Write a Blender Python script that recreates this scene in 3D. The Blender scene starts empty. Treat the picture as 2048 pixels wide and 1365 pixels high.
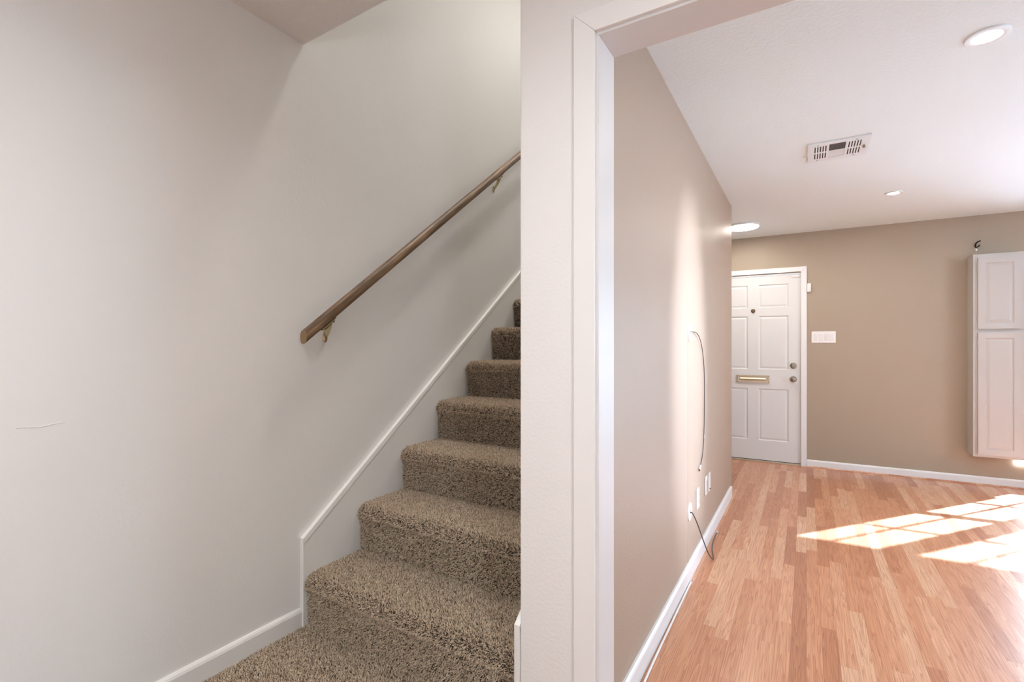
import bpy, bmesh, math, random
from mathutils import Vector, Matrix

random.seed(7)
sc = bpy.context.scene
COL = sc.collection
PI = math.pi
H = 2.455            # ceiling height
LAND = 0.153         # carpeted landing height
RISE, RUN = 0.2032, 0.2665

# ------------------------------------------------------------------ camera
cam_d = bpy.data.cameras.new('camera')
cam_d.sensor_width = 36.0
cam_d.lens = 980 / 2048 * 36.0
cam_d.shift_y = 11.5 / 2048
cam_d.clip_start = 0.02
cam = bpy.data.objects.new('camera', cam_d)
cam.location = (0, 0, 1.255)
cam.rotation_euler = (PI / 2, 0, math.atan(589 / 980))
COL.objects.link(cam)
sc.camera = cam

# ------------------------------------------------------------------ world, sun, exposure
sc.view_settings.view_transform = 'Standard'
sc.view_settings.look = 'None'
sc.view_settings.gamma = 1.0
sc.view_settings.use_curve_mapping = False
sc.view_settings.exposure = 0.0
world = bpy.data.worlds.new('daylight')
sc.world = world
world.use_nodes = True
bg = world.node_tree.nodes['Background']
bg.inputs['Color'].default_value = (0.70, 0.87, 1.05, 1)
bg.inputs['Strength'].default_value = 17.0

def light(name, kind, loc, energy, color=(1, 1, 1), rot=(0, 0, 0), **kw):
    d = bpy.data.lights.new(name, kind)
    d.energy = energy
    d.color = color
    for k, v in kw.items():
        setattr(d, k, v)
    o = bpy.data.objects.new(name, d)
    o.location = loc
    o.rotation_euler = rot
    COL.objects.link(o)
    return o

sun_dir = Vector((-0.79, -1.0, -0.844))
light('sun', 'SUN', (4, 10, 6), 34.0, (0.84, 0.95, 1.2), sun_dir.to_track_quat('-Z', 'Y').to_euler(), angle=0.012)

# ------------------------------------------------------------------ materials
def new_mat(name):
    m = bpy.data.materials.new(name)
    m.use_nodes = True
    nt = m.node_tree
    b = nt.nodes['Principled BSDF']
    return m, nt, b

def L(nt, a, b):
    nt.links.new(a, b)

def mat(name, col, rough=0.5, metal=0.0, bump=None, var=0.0, varscale=3.0, spec=0.5, coat=0.0):
    """bump = (scale, distance, detail)"""
    m, nt, b = new_mat(name)
    b.inputs['Base Color'].default_value = (*col, 1)
    b.inputs['Roughness'].default_value = rough
    b.inputs['Metallic'].default_value = metal
    b.inputs['Specular IOR Level'].default_value = spec
    b.inputs['Coat Weight'].default_value = coat
    tc = nt.nodes.new('ShaderNodeTexCoord')
    if bump:
        n = nt.nodes.new('ShaderNodeTexNoise')
        n.inputs['Scale'].default_value = bump[0]
        n.inputs['Detail'].default_value = bump[2]
        L(nt, tc.outputs['Object'], n.inputs['Vector'])
        bp = nt.nodes.new('ShaderNodeBump')
        bp.inputs['Strength'].default_value = 1.0
        bp.inputs['Distance'].default_value = bump[1]
        L(nt, n.outputs['Fac'], bp.inputs['Height'])
        L(nt, bp.outputs['Normal'], b.inputs['Normal'])
    if var:
        n = nt.nodes.new('ShaderNodeTexNoise')
        n.inputs['Scale'].default_value = varscale
        n.inputs['Detail'].default_value = 3
        L(nt, tc.outputs['Object'], n.inputs['Vector'])
        mx = nt.nodes.new('ShaderNodeMix')
        mx.data_type = 'RGBA'
        mx.inputs['A'].default_value = (*[c * (1 - var) for c in col], 1)
        mx.inputs['B'].default_value = (*[min(1, c * (1 + var)) for c in col], 1)
        L(nt, n.outputs['Fac'], mx.inputs['Factor'])
        L(nt, mx.outputs['Result'], b.inputs['Base Color'])
    return m

M = {}
M['white_wall'] = mat('white_wall_paint', (0.75, 0.735, 0.71), 0.55, bump=(95, 0.0005, 3), var=0.015)
M['white_pier'] = mat('white_pier_paint', (0.78, 0.775, 0.77), 0.5, bump=(110, 0.0008, 3), var=0.01)
M['beige_wall'] = mat('pale_beige_wall_paint', (0.40, 0.31, 0.235), 0.45, bump=(120, 0.0008, 3), var=0.015)
M['tan_wall'] = mat('tan_wall_paint', (0.40, 0.325, 0.245), 0.5, bump=(120, 0.0008, 3), var=0.02)
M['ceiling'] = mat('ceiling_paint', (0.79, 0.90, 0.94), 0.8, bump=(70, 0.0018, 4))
M['hall_ceiling'] = mat('hall_ceiling_paint', (0.82, 0.80, 0.77), 0.8, bump=(70, 0.003, 4))
M['trim'] = mat('white_trim_paint', (0.80, 0.80, 0.80), 0.35, var=0.01)
M['door'] = mat('white_door_paint', (0.73, 0.735, 0.73), 0.35, var=0.01)
M['cabinet'] = mat('cabinet_paint', (0.52, 0.49, 0.46), 0.35)
M['plastic'] = mat('white_plastic', (0.82, 0.81, 0.80), 0.3)
M['rocker'] = mat('rocker_plastic', (0.76, 0.75, 0.75), 0.25)
M['brass'] = mat('brass', (0.62, 0.52, 0.30), 0.28, 1.0, bump=(200, 0.0003, 2))
M['bright_brass'] = mat('bright_brass', (0.66, 0.60, 0.48), 0.5, 1.0)
M['dark_brass'] = mat('aged_bronze', (0.22, 0.17, 0.11), 0.4, 0.9)
M['pewter'] = mat('aged_pewter', (0.36, 0.32, 0.27), 0.32, 1.0)
M['chrome'] = mat('nickel', (0.7, 0.7, 0.7), 0.25, 1.0)
M['black_cable'] = mat('dark_cable_rubber', (0.07, 0.065, 0.06), 0.5)
M['grey_cable'] = mat('grey_cable_rubber', (0.05, 0.048, 0.045), 0.45)
M['dark_metal'] = mat('dark_bronze_metal', (0.06, 0.045, 0.035), 0.4, 0.8)
M['fixture'] = mat('cool_white_enamel', (0.80, 0.88, 0.92), 0.4)
M['jamb'] = mat('toned_down_trim_paint', (0.66, 0.66, 0.66), 0.4)  # same trim paint, darkened against the strong light falling there
M['bead'] = mat('off_white_moulding_paint', (0.86, 0.845, 0.82), 0.4)
M['void'] = mat('duct_shade_paint', (0.13, 0.12, 0.12), 0.8)
M['damper'] = mat('grey_damper', (0.42, 0.40, 0.40), 0.6)
M['vent'] = mat('vent_enamel', (0.76, 0.84, 0.88), 0.4)
M['bounce_ground'] = mat('pale_bounce_ground', (0.72, 0.74, 0.76), 0.9, bump=(40, 0.004, 4), var=0.1)  # kept pale so daylight bounces up to the ceiling
M['sealing'] = mat('black_rubber_seal', (0.03, 0.03, 0.03), 0.8)
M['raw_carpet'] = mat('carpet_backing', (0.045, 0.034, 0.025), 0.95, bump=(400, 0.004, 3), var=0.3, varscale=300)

def emis(name, col, strength):
    m, nt, b = new_mat(name)
    b.inputs['Base Color'].default_value = (0.9, 0.9, 0.9, 1)
    b.inputs['Emission Color'].default_value = (*col, 1)
    b.inputs['Emission Strength'].default_value = strength
    return m
M['lamp'] = emis('lit_lamp_lens', (1, 0.98, 0.95), 14)
M['lamp_warm'] = emis('lit_frosted_lens', (1, 0.96, 0.92), 8)
M['fill_globe'] = emis('lit_fill_globe', (0.93, 0.99, 1.03), 72)  # glow of the added fill lamp in the hall
M['lamp_bar'] = emis('lit_light_bar', (1, 1, 1), 16)

def glass_mat():
    m = bpy.data.materials.new('window_glass')
    m.use_nodes = True
    nt = m.node_tree
    for n in list(nt.nodes):
        if n.type != 'OUTPUT_MATERIAL':
            nt.nodes.remove(n)
    out = [n for n in nt.nodes if n.type == 'OUTPUT_MATERIAL'][0]
    t = nt.nodes.new('ShaderNodeBsdfTransparent')
    g = nt.nodes.new('ShaderNodeBsdfGlossy')
    g.inputs['Roughness'].default_value = 0.02
    f = nt.nodes.new('ShaderNodeFresnel')
    f.inputs['IOR'].default_value = 1.2
    mx = nt.nodes.new('ShaderNodeMixShader')
    L(nt, f.outputs[0], mx.inputs[0]); L(nt, t.outputs[0], mx.inputs[1]); L(nt, g.outputs[0], mx.inputs[2])
    L(nt, mx.outputs[0], out.inputs['Surface'])
    return m
M['glass'] = glass_mat()

def math_node(nt, op, a, b=None, c=None):
    n = nt.nodes.new('ShaderNodeMath')
    n.operation = op
    for i, v in enumerate((a, b, c)):
        if v is None:
            continue
        if isinstance(v, (int, float)):
            n.inputs[i].default_value = v
        else:
            L(nt, v, n.inputs[i])
    return n.outputs[0]

def combine(nt, x, y, z):
    n = nt.nodes.new('ShaderNodeCombineXYZ')
    for i, v in enumerate((x, y, z)):
        if isinstance(v, (int, float)):
            n.inputs[i].default_value = v
        else:
            L(nt, v, n.inputs[i])
    return n.outputs[0]

def oak_floor_mat():
    m, nt, b = new_mat('red_oak_strip_floor')
    tc = nt.nodes.new('ShaderNodeTexCoord')
    sp = nt.nodes.new('ShaderNodeSeparateXYZ')
    L(nt, tc.outputs['Object'], sp.inputs[0])
    X, Y = sp.outputs[0], sp.outputs[1]
    W = 0.0572
    xs = math_node(nt, 'DIVIDE', X, W)
    col = math_node(nt, 'FLOOR', xs)
    fx = math_node(nt, 'FRACT', xs)
    wn = nt.nodes.new('ShaderNodeTexWhiteNoise'); wn.noise_dimensions = '1D'
    L(nt, col, wn.inputs['W'])
    ln = math_node(nt, 'MULTIPLY_ADD', wn.outputs['Value'], 0.5, 0.65)
    wn2 = nt.nodes.new('ShaderNodeTexWhiteNoise'); wn2.noise_dimensions = '1D'
    L(nt, math_node(nt, 'ADD', col, 71.3), wn2.inputs['W'])
    ys = math_node(nt, 'DIVIDE', math_node(nt, 'MULTIPLY_ADD', wn2.outputs['Value'], 5.0, Y), ln)
    row = math_node(nt, 'FLOOR', ys)
    fy = math_node(nt, 'FRACT', ys)
    wid = nt.nodes.new('ShaderNodeTexWhiteNoise'); wid.noise_dimensions = '2D'
    L(nt, combine(nt, col, row, 0), wid.inputs['Vector'])
    sepc = nt.nodes.new('ShaderNodeSeparateColor'); L(nt, wid.outputs['Color'], sepc.inputs[0])
    r1, r2, r3 = sepc.outputs[0], sepc.outputs[1], sepc.outputs[2]
    # board tone
    ramp = nt.nodes.new('ShaderNodeValToRGB')
    cr = ramp.color_ramp
    cr.elements[0].position = 0.0; cr.elements[0].color = (0.47, 0.195, 0.094, 1)
    cr.elements[1].position = 1.0; cr.elements[1].color = (0.76, 0.475, 0.305, 1)
    for p, c in ((0.2, (0.57, 0.25, 0.128)), (0.45, (0.64, 0.305, 0.163)), (0.75, (0.70, 0.365, 0.21))):
        e = cr.elements.new(p); e.color = (*c, 1)
    L(nt, r1, ramp.inputs[0])
    # cathedral grain: distorted bands, stretched along the board, offset per board
    gx = math_node(nt, 'MULTIPLY_ADD', r2, 7.3, math_node(nt, 'MULTIPLY', X, 1.0))
    gy = math_node(nt, 'MULTIPLY_ADD', r3, 11.0, Y)
    nz = nt.nodes.new('ShaderNodeTexNoise')
    nz.inputs['Scale'].default_value = 1.0; nz.inputs['Detail'].default_value = 2.0
    L(nt, combine(nt, math_node(nt, 'MULTIPLY', gx, 34.0), math_node(nt, 'MULTIPLY', gy, 1.1), r1), nz.inputs['Vector'])
    ring = math_node(nt, 'FRACT', math_node(nt, 'MULTIPLY', nz.outputs['Fac'], 11.0))
    ringp = math_node(nt, 'POWER', ring, 2.2)
    # fine pores
    nf = nt.nodes.new('ShaderNodeTexNoise')
    nf.inputs['Scale'].default_value = 1.0; nf.inputs['Detail'].default_value = 3.0
    L(nt, combine(nt, math_node(nt, 'MULTIPLY', gx, 330.0), math_node(nt, 'MULTIPLY', gy, 5.0), 0), nf.inputs['Vector'])
    mr = nt.nodes.new('ShaderNodeMapRange')
    mr.inputs['From Min'].default_value = 0.42; mr.inputs['From Max'].default_value = 0.75
    L(nt, nf.outputs['Fac'], mr.inputs['Value'])
    # blotch
    nb = nt.nodes.new('ShaderNodeTexNoise'); nb.inputs['Scale'].default_value = 5.0
    L(nt, tc.outputs['Object'], nb.inputs['Vector'])
    mx1 = nt.nodes.new('ShaderNodeMix'); mx1.data_type = 'RGBA'; mx1.blend_type = 'MULTIPLY'
    L(nt, math_node(nt, 'MULTIPLY', ringp, 0.75), mx1.inputs['Factor'])
    L(nt, ramp.outputs[0], mx1.inputs['A']); mx1.inputs['B'].default_value = (0.62, 0.42, 0.33, 1)
    mx2 = nt.nodes.new('ShaderNodeMix'); mx2.data_type = 'RGBA'; mx2.blend_type = 'MULTIPLY'
    L(nt, math_node(nt, 'MULTIPLY', mr.outputs[0], 0.55), mx2.inputs['Factor'])
    L(nt, mx1.outputs['Result'], mx2.inputs['A']); mx2.inputs['B'].default_value = (0.58, 0.42, 0.34, 1)
    # seams
    dx = math_node(nt, 'MULTIPLY', math_node(nt, 'MINIMUM', fx, math_node(nt, 'SUBTRACT', 1.0, fx)), W)
    dy = math_node(nt, 'MULTIPLY', math_node(nt, 'MINIMUM', fy, math_node(nt, 'SUBTRACT', 1.0, fy)), ln)
    dmin = math_node(nt, 'MINIMUM', dx, dy)
    seam = math_node(nt, 'LESS_THAN', dmin, 0.0006)
    mx3 = nt.nodes.new('ShaderNodeMix'); mx3.data_type = 'RGBA'; mx3.blend_type = 'MULTIPLY'
    L(nt, math_node(nt, 'MULTIPLY', seam, 0.55), mx3.inputs['Factor'])
    L(nt, mx2.outputs['Result'], mx3.inputs['A']); mx3.inputs['B'].default_value = (0.35, 0.2, 0.12, 1)
    L(nt, mx3.outputs['Result'], b.inputs['Base Color'])
    b.inputs['Coat Weight'].default_value = 0.3
    b.inputs['Coat Roughness'].default_value = 0.18
    b.inputs['Coat IOR'].default_value = 1.55
    b.inputs['Roughness'].default_value = 0.36
    bp = nt.nodes.new('ShaderNodeBump'); bp.inputs['Distance'].default_value = 0.0006
    bp.inputs['Strength'].default_value = 0.6
    hgt = math_node(nt, 'SUBTRACT', 1.0, seam)
    L(nt, hgt, bp.inputs['Height'])
    L(nt, bp.outputs['Normal'], b.inputs['Normal'])
    return m
M['oak'] = oak_floor_mat()

def rail_mat():
    m, nt, b = new_mat('worn_walnut_rail')
    tc = nt.nodes.new('ShaderNodeTexCoord')
    mp = nt.nodes.new('ShaderNodeMapping')
    mp.inputs['Scale'].default_value = (85, 5, 85)
    m0 = nt.nodes.new('ShaderNodeMapping')
    m0.inputs['Rotation'].default_value = (-math.atan(0.757), 0, 0)
    L(nt, tc.outputs['Object'], m0.inputs[0])
    L(nt, m0.outputs[0], mp.inputs[0])
    n = nt.nodes.new('ShaderNodeTexNoise'); n.inputs['Scale'].default_value = 1; n.inputs['Detail'].default_value = 4
    L(nt, mp.outputs[0], n.inputs['Vector'])
    r = nt.nodes.new('ShaderNodeValToRGB')
    r.color_ramp.elements[0].position = 0.3; r.color_ramp.elements[0].color = (0.065, 0.036, 0.018, 1)
    r.color_ramp.elements[1].position = 0.72; r.color_ramp.elements[1].color = (0.30, 0.18, 0.095, 1)
    L(nt, n.outputs['Fac'], r.inputs[0])
    L(nt, r.outputs[0], b.inputs['Base Color'])
    b.inputs['Roughness'].default_value = 0.46
    bp = nt.nodes.new('ShaderNodeBump'); bp.inputs['Distance'].default_value = 0.0016
    L(nt, n.outputs['Fac'], bp.inputs['Height']); L(nt, bp.outputs['Normal'], b.inputs['Normal'])
    return m
M['rail'] = rail_mat()
M['rail_end'] = mat('sawn_wood_end', (0.26, 0.175, 0.09), 0.7, bump=(300, 0.0006, 3), var=0.25, varscale=120)

def carpet_mat():
    m, nt, b = new_mat('taupe_carpet_pile')
    hi = nt.nodes.new('ShaderNodeHairInfo')
    r = nt.nodes.new('ShaderNodeValToRGB')
    cr = r.color_ramp
    cr.elements[0].position = 0.0; cr.elements[0].color = (0.19, 0.135, 0.09, 1)
    cr.elements[1].position = 1.0; cr.elements[1].color = (0.88, 0.76, 0.62, 1)
    e = cr.elements.new(0.3); e.color = (0.51, 0.395, 0.285, 1)
    e = cr.elements.new(0.7); e.color = (0.74, 0.60, 0.455, 1)
    L(nt, hi.outputs['Random'], r.inputs[0])
    L(nt, r.outputs[0], b.inputs['Base Color'])
    b.inputs['Roughness'].default_value = 0.8
    b.inputs['Specular IOR Level'].default_value = 0.2
    return m
M['pile'] = carpet_mat()

# ------------------------------------------------------------------ mesh helpers
def link(name, bm, m, parent=None, smooth=False, loc=None, rotz=None, kind=None):
    me = bpy.data.meshes.new(name)
    bm.normal_update()
    bm.to_mesh(me)
    bm.free()
    for mm in (m if isinstance(m, (list, tuple)) else [m]):
        me.materials.append(M[mm] if isinstance(mm, str) else mm)
    if smooth:
        for p in me.polygons:
            p.use_smooth = True
        me.set_sharp_from_angle(angle=math.radians(35)) if hasattr(me, 'set_sharp_from_angle') else None
    o = bpy.data.objects.new(name, me)
    COL.objects.link(o)
    if parent:
        o.parent = parent
    if loc:
        o.location = loc
    if rotz is not None:
        o.rotation_euler = (0, 0, rotz)
    if kind:
        o['kind'] = kind
    return o

def BM():
    return bmesh.new()

def box(bm, x0, x1, y0, y1, z0, z1, bev=0.0, seg=2, mi=0):
    r = bmesh.ops.create_cube(bm, size=1.0)
    vs = r['verts']
    for v in vs:
        v.co = Vector(((x0 + x1) / 2 + v.co.x * (x1 - x0), (y0 + y1) / 2 + v.co.y * (y1 - y0), (z0 + z1) / 2 + v.co.z * (z1 - z0)))
    fs = list({f for v in vs for f in v.link_faces})
    for f in fs:
        f.material_index = mi
    if bev > 0:
        es = list({e for v in vs for e in v.link_edges})
        bmesh.ops.bevel(bm, geom=es, offset=bev, segments=seg, profile=0.5, affect='EDGES', clamp_overlap=True)
    return bm

def prism(bm, pts, axis, a, b, mi=0):
    """extrude a closed 2-D outline between a and b along axis (0=x,1=y,2=z); pts are the other two coordinates in order"""
    def mk(p, t):
        if axis == 0: return Vector((t, p[0], p[1]))
        if axis == 1: return Vector((p[0], t, p[1]))
        return Vector((p[0], p[1], t))
    va = [bm.verts.new(mk(p, a)) for p in pts]
    vb = [bm.verts.new(mk(p, b)) for p in pts]
    n = len(pts)
    fs = [bm.faces.new(va), bm.faces.new(list(reversed(vb)))]
    for i in range(n):
        fs.append(bm.faces.new((va[(i + 1) % n], va[i], vb[i], vb[(i + 1) % n])))
    for f in fs:
        f.material_index = mi
    bmesh.ops.recalc_face_normals(bm, faces=fs)
    return bm

def lathe(bm, prof, n=32, origin=(0, 0, 0), axis='z', mi=0, sx=1.0, sy=1.0):
    """prof = [(radius, height)...]"""
    rings = []
    O = Vector(origin)
    for r, h in prof:
        ring = []
        for i in range(n):
            a = 2 * PI * i / n
            u, v = r * math.cos(a) * sx, r * math.sin(a) * sy
            p = {'z': Vector((u, v, h)), 'y': Vector((u, h, v)), 'x': Vector((h, u, v))}[axis]
            ring.append(bm.verts.new(O + p))
        rings.append(ring)
    fs = []
    for a, b in zip(rings, rings[1:]):
        for i in range(n):
            fs.append(bm.faces.new((a[i], a[(i + 1) % n], b[(i + 1) % n], b[i])))
    if prof[0][0] > 1e-6: fs.append(bm.faces.new(rings[0]))
    if prof[-1][0] > 1e-6: fs.append(bm.faces.new(rings[-1]))
    for f in fs: f.material_index = mi
    bmesh.ops.remove_doubles(bm, verts=[v for r in rings for v in r], dist=1e-6)
    bmesh.ops.recalc_face_normals(bm, faces=[f for f in bm.faces])
    return bm

def smooth_path(pts, n=8):
    P = [Vector(p) for p in pts]
    P = [2 * P[0] - P[1]] + P + [2 * P[-1] - P[-2]]
    out = []
    for i in range(1, len(P) - 2):
        for k in range(n):
            t = k / n
            a, b, c, d = P[i - 1], P[i], P[i + 1], P[i + 2]
            out.append(0.5 * ((2 * b) + (c - a) * t + (2 * a - 5 * b + 4 * c - d) * t * t + (-a + 3 * b - 3 * c + d) * t ** 3))
    out.append(P[-2])
    return out

def tube(bm, path, r, n=10, mi=0, rfun=None):
    prev = None
    rings = []
    up = Vector((0, 0, 1))
    for i, p in enumerate(path):
        t = (path[min(i + 1, len(path) - 1)] - path[max(i - 1, 0)]).normalized()
        if prev is None:
            u = t.cross(up)
            if u.length < 1e-3: u = t.cross(Vector((1, 0, 0)))
        else:
            u = prev - t * prev.dot(t)
        u.normalize(); prev = u
        w = t.cross(u)
        rr = rfun(i / (len(path) - 1)) if rfun else r
        rings.append([bm.verts.new(p + (u * math.cos(2 * PI * k / n) + w * math.sin(2 * PI * k / n)) * rr) for k in range(n)])
    for a, b in zip(rings, rings[1:]):
        for i in range(n):
            f = bm.faces.new((a[i], a[(i + 1) % n], b[(i + 1) % n], b[i])); f.material_index = mi
    f = bm.faces.new(rings[0]); f.material_index = mi
    f = bm.faces.new(rings[-1]); f.material_index = mi
    bmesh.ops.recalc_face_normals(bm, faces=bm.faces[:])
    return bm

def thing(name, label, cat, loc=(0, 0, 0), rotz=0, group=None, kind=None):
    o = bpy.data.objects.new(name, None)
    o.empty_display_size = 0.05
    o.location = loc
    o.rotation_euler = (0, 0, rotz)
    COL.objects.link(o)
    if label: o['label'] = label
    if cat: o['category'] = cat
    if group: o['group'] = group
    if kind: o['kind'] = kind
    return o

def tag(o, label, cat, group=None, kind=None):
    o['label'] = label; o['category'] = cat
    if group: o['group'] = group
    if kind: o['kind'] = kind
    return o

def structure(o, label, cat):
    o['kind'] = 'structure'
    o['label'] = label
    o['category'] = cat
    return o

FA = 0.028                                   # the far wall is a touch out of square
def FW(s, d, z):                             # a point by its run along the far wall, depth in front of it (negative) and height
    c, n = math.cos(FA), math.sin(FA)
    return (s * c - d * n, 5.985 + s * n + d * c, z)

# ================================================================== ROOM SHELL
# ---- floors
bm = BM(); box(bm, -1.85, 4.0, -2.0, 6.2, -0.12, 0.0)
structure(link('floor', bm, 'oak', kind='structure'), 'honey red oak strip floor with a worn satin finish', 'floor')

# ---- ceilings
bm = BM()
box(bm, -0.605, 4.0, 1.2, 6.2, H, H + 0.335)
structure(link('ceiling', bm, 'ceiling', kind='structure'), 'white textured living room ceiling with recessed lights', 'ceiling')
bm = BM(); box(bm, -1.85, -0.605, 4.46, 6.2, H, H + 0.335)
structure(link('ceiling_entry', bm, 'ceiling', kind='structure'), 'white ceiling inside the entry by the front door', 'ceiling')
bm = BM()
prism(bm, [(-1.85, -2.0), (4.0, -2.0), (4.0, 1.2), (-0.655, 1.2), (-0.655, 1.214), (-1.85, 1.245)], 2, H, H + 0.335)
structure(link('ceiling_landing', bm, 'hall_ceiling', kind='structure'), 'grey-white ceiling above the landing, cut off at the stairwell', 'ceiling')
bm = BM(); box(bm, -1.9, -0.5, -2.0, 6.2, 5.12, 5.22)
structure(link('ceiling_upper', bm, 'hall_ceiling', kind='structure'), 'ceiling over the upper floor above the stairs', 'ceiling')

# ---- left wall (stairwell), full two storeys
bm = BM(); box(bm, -1.86, -1.711, -2.0, 6.2, 0, 5.12)
structure(link('wall_left', bm, 'white_wall', kind='structure'), 'tall off-white plaster wall behind the handrail', 'wall')
bm = BM()
tube(bm, smooth_path([(-1.7112, 0.415, 1.050), (-1.7109, 0.435, 1.0485), (-1.7106, 0.46, 1.0455), (-1.7109, 0.48, 1.049), (-1.7112, 0.51, 1.052)], 6), 0.0016, 8)
wl = bpy.data.objects['wall_left']
o = link('scuff', bm, 'white_wall', parent=wl, smooth=True)

# ---- wall between stairs and living room
bm = BM(); box(bm, -0.662, -0.605, 1.25, 4.453, 0, H)
box(bm, -0.662, -0.605, 1.25, 6.2, H + 0.335, 5.12)
box(bm, -0.662, -0.6055, 1.25, 4.453, H, H + 0.335)
structure(link('wall_stairwell', bm, 'white_wall', kind='structure'), 'off-white wall closing the right side of the stairs', 'wall')
bm = BM(); box(bm, -0.605, -0.549, 1.25, 4.453, 0, H)
prism(bm, [(-0.5492, 2.752), (-0.5478, 2.753), (-0.5478, 2.83), (-0.5492, 2.93)], 2, 0.08, 1.30)      # filled cable chase
structure(link('wall_beige', bm, 'beige_wall', kind='structure'), 'long pale beige wall running from the opening to the entry', 'wall')

# ---- pier and header of the opening
bm = BM()
prism(bm, [(-0.658, 0), (-0.455, 0), (-0.455, 2.04), (1.305, 2.04), (1.305, 0), (4.0, 0), (4.0, H), (-0.658, H)], 1, 1.144, 1.25)
box(bm, -0.662, -0.6582, 1.147, 1.25, 0, H, 0.0015)
prism(bm, [(-0.658, 1.144), (-0.6605, 1.1448), (-0.662, 1.147), (-0.658, 1.147)], 2, 0, H)
structure(link('wall_front', bm, 'white_pier', kind='structure'), 'white wall end beside the stairs, continuing over the cased opening', 'wall')

# ---- far wall with door and window openings (local frame s,d,z)
WIN = [(1.69, 2.285), (2.365, 2.96), (3.04, 3.635)]
WZ0, WZ1 = 0.22, 2.03
bm = BM()
box(bm, -1.95, -0.965, 0, 0.13, 0, H)
box(bm, -0.965, -0.045, 0, 0.13, 2.035, H)
xs = [-0.045, WIN[0][0]]
box(bm, xs[0], xs[1], 0, 0.13, 0, H)
for a, b in WIN:
    box(bm, a, b, 0, 0.13, 0, WZ0); box(bm, a, b, 0, 0.13, WZ1, H)
for a, b in ((2.285, 2.365), (2.96, 3.04), (3.635, 4.05)):
    box(bm, a, b, 0, 0.13, 0, H)
structure(link('wall_far', bm, 'tan_wall', loc=FW(0, 0, 0), rotz=FA, kind='structure'), 'tan wall with the front door and wall cabinet', 'wall')

# ---- right wall with a window added for light, back wall of the hall, entry side wall, upper walls
RW = (2.2, 3.7, 1.0, 2.1)
bm = BM()
box(bm, 4.0, 4.13, -2.0, RW[0], 0, H); box(bm, 4.0, 4.13, RW[1], 6.3, 0, H)
box(bm, 4.0, 4.13, RW[0], RW[1], 0, RW[2]); box(bm, 4.0, 4.13, RW[0], RW[1], RW[3], H)
structure(link('wall_right', bm, 'tan_wall', kind='structure'), 'tan right wall of the living room', 'wall')
bm = BM()
box(bm, -1.86, 4.13, -2.12, -2.0, 0, H)
structure(link('wall_back', bm, 'white_wall', kind='structure'), 'off-white wall behind the camera', 'wall')
bm = BM(); box(bm, -1.711, -0.549, 4.453, 4.56, 0, H)
structure(link('wall_entry', bm, 'beige_wall', kind='structure'), 'beige wall at the back of the stairs facing the entry', 'wall')
bm = BM(); box(bm, -1.86, -0.5, 6.2, 6.3, H + 0.335, 5.12); box(bm, -1.86, -0.5, -2.1, -2.0, H + 0.335, 5.12)
box(bm, -0.662, -0.56, -2.0, 1.25, H + 0.335, 5.12)
box(bm, -1.711, -0.662, 4.453, 6.2, H + 0.335 - 0.002, H + 0.335)
structure(link('wall_upper', bm, 'white_wall', kind='structure'), 'off-white upper floor walls around the stairwell', 'wall')

# ---- windows
def window(name, w, h, cols, rows, loc, rotz, label):
    """sash window; local x = width centred, y = depth outwards, z from sill"""
    t = thing(name, label, 'window', loc, rotz, kind='structure')
    bm = BM()
    hw = w / 2
    fr = 0.035
    box(bm, -hw, -hw + fr, 0.04, 0.10, 0, h, 0.002); box(bm, hw - fr, hw, 0.04, 0.10, 0, h, 0.002)
    box(bm, -hw + fr, hw - fr, 0.04, 0.10, 0, fr, 0.002); box(bm, -hw + fr, hw - fr, 0.04, 0.10, h - fr, h, 0.002)
    box(bm, -hw + fr, hw - fr, 0.045, 0.095, h * .5 - 0.022, h * .5 + 0.022, 0.002)
    link('window_frame', bm, 'trim', t)
    bm = BM()
    for i in range(1, cols):
        x = -hw + fr + (w - 2 * fr) * i / cols
        box(bm, x - 0.008, x + 0.008, 0.06, 0.08, fr, h - fr)
    for j in range(1, rows):
        if abs(j / rows - .5) < .01: continue
        z = fr + (h - 2 * fr) * j / rows
        box(bm, -hw + fr, hw - fr, 0.061, 0.079, z - 0.008, z + 0.008)
    link('muntin', bm, 'trim', t)
    bm = BM(); box(bm, -hw + fr, hw - fr, 0.069, 0.0705, fr, h - fr)
    link('pane', bm, 'glass', t)
    bm = BM()
    c = 0.04
    box(bm, -hw - c, -hw, -0.014, 0, -0.02, h + c, 0.003); box(bm, hw, hw + c, -0.014, 0, -0.02, h + c, 0.003)
    box(bm, -hw, hw, -0.014, 0, h, h + c, 0.003)
    box(bm, -hw - c, hw + c, -0.04, 0.04, -0.045, -0.02, 0.004)
    box(bm, -hw, hw, 0.0, 0.04, -0.02, 0.0)
    link('window_casing', bm, 'trim', t)
    return t
for i, (a, b) in enumerate(WIN):
    window('window_%d' % (i + 1), b - a, WZ1 - WZ0, 2, 4, FW((a + b) / 2, 0, WZ0), FA,
           ('white sash window next to the wall cabinet', 'middle white sash window of the far wall', 'white sash window nearest the right wall')[i])
window('window_4', RW[1] - RW[0], RW[3] - RW[2], 4, 2, (4.0, (RW[0] + RW[1]) / 2, RW[2]), -PI / 2, 'wide white window added in the right wall for more daylight')  # unseen window added to bring more light onto the beige wall

def portal(loc, rot, sx, sy):
    o = light('window_portal', 'AREA', loc, 1.0, rot=rot, shape='RECTANGLE', size=sx, size_y=sy)
    o.data.cycles.is_portal = True
for a, b in WIN:
    portal(FW((a + b) / 2, 0.12, (WZ0 + WZ1) / 2), (-PI / 2, 0, FA), b - a, WZ1 - WZ0)
portal((4.12, (RW[0] + RW[1]) / 2, (RW[2] + RW[3]) / 2), (PI / 2, 0, PI / 2), RW[1] - RW[0], RW[3] - RW[2])


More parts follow.
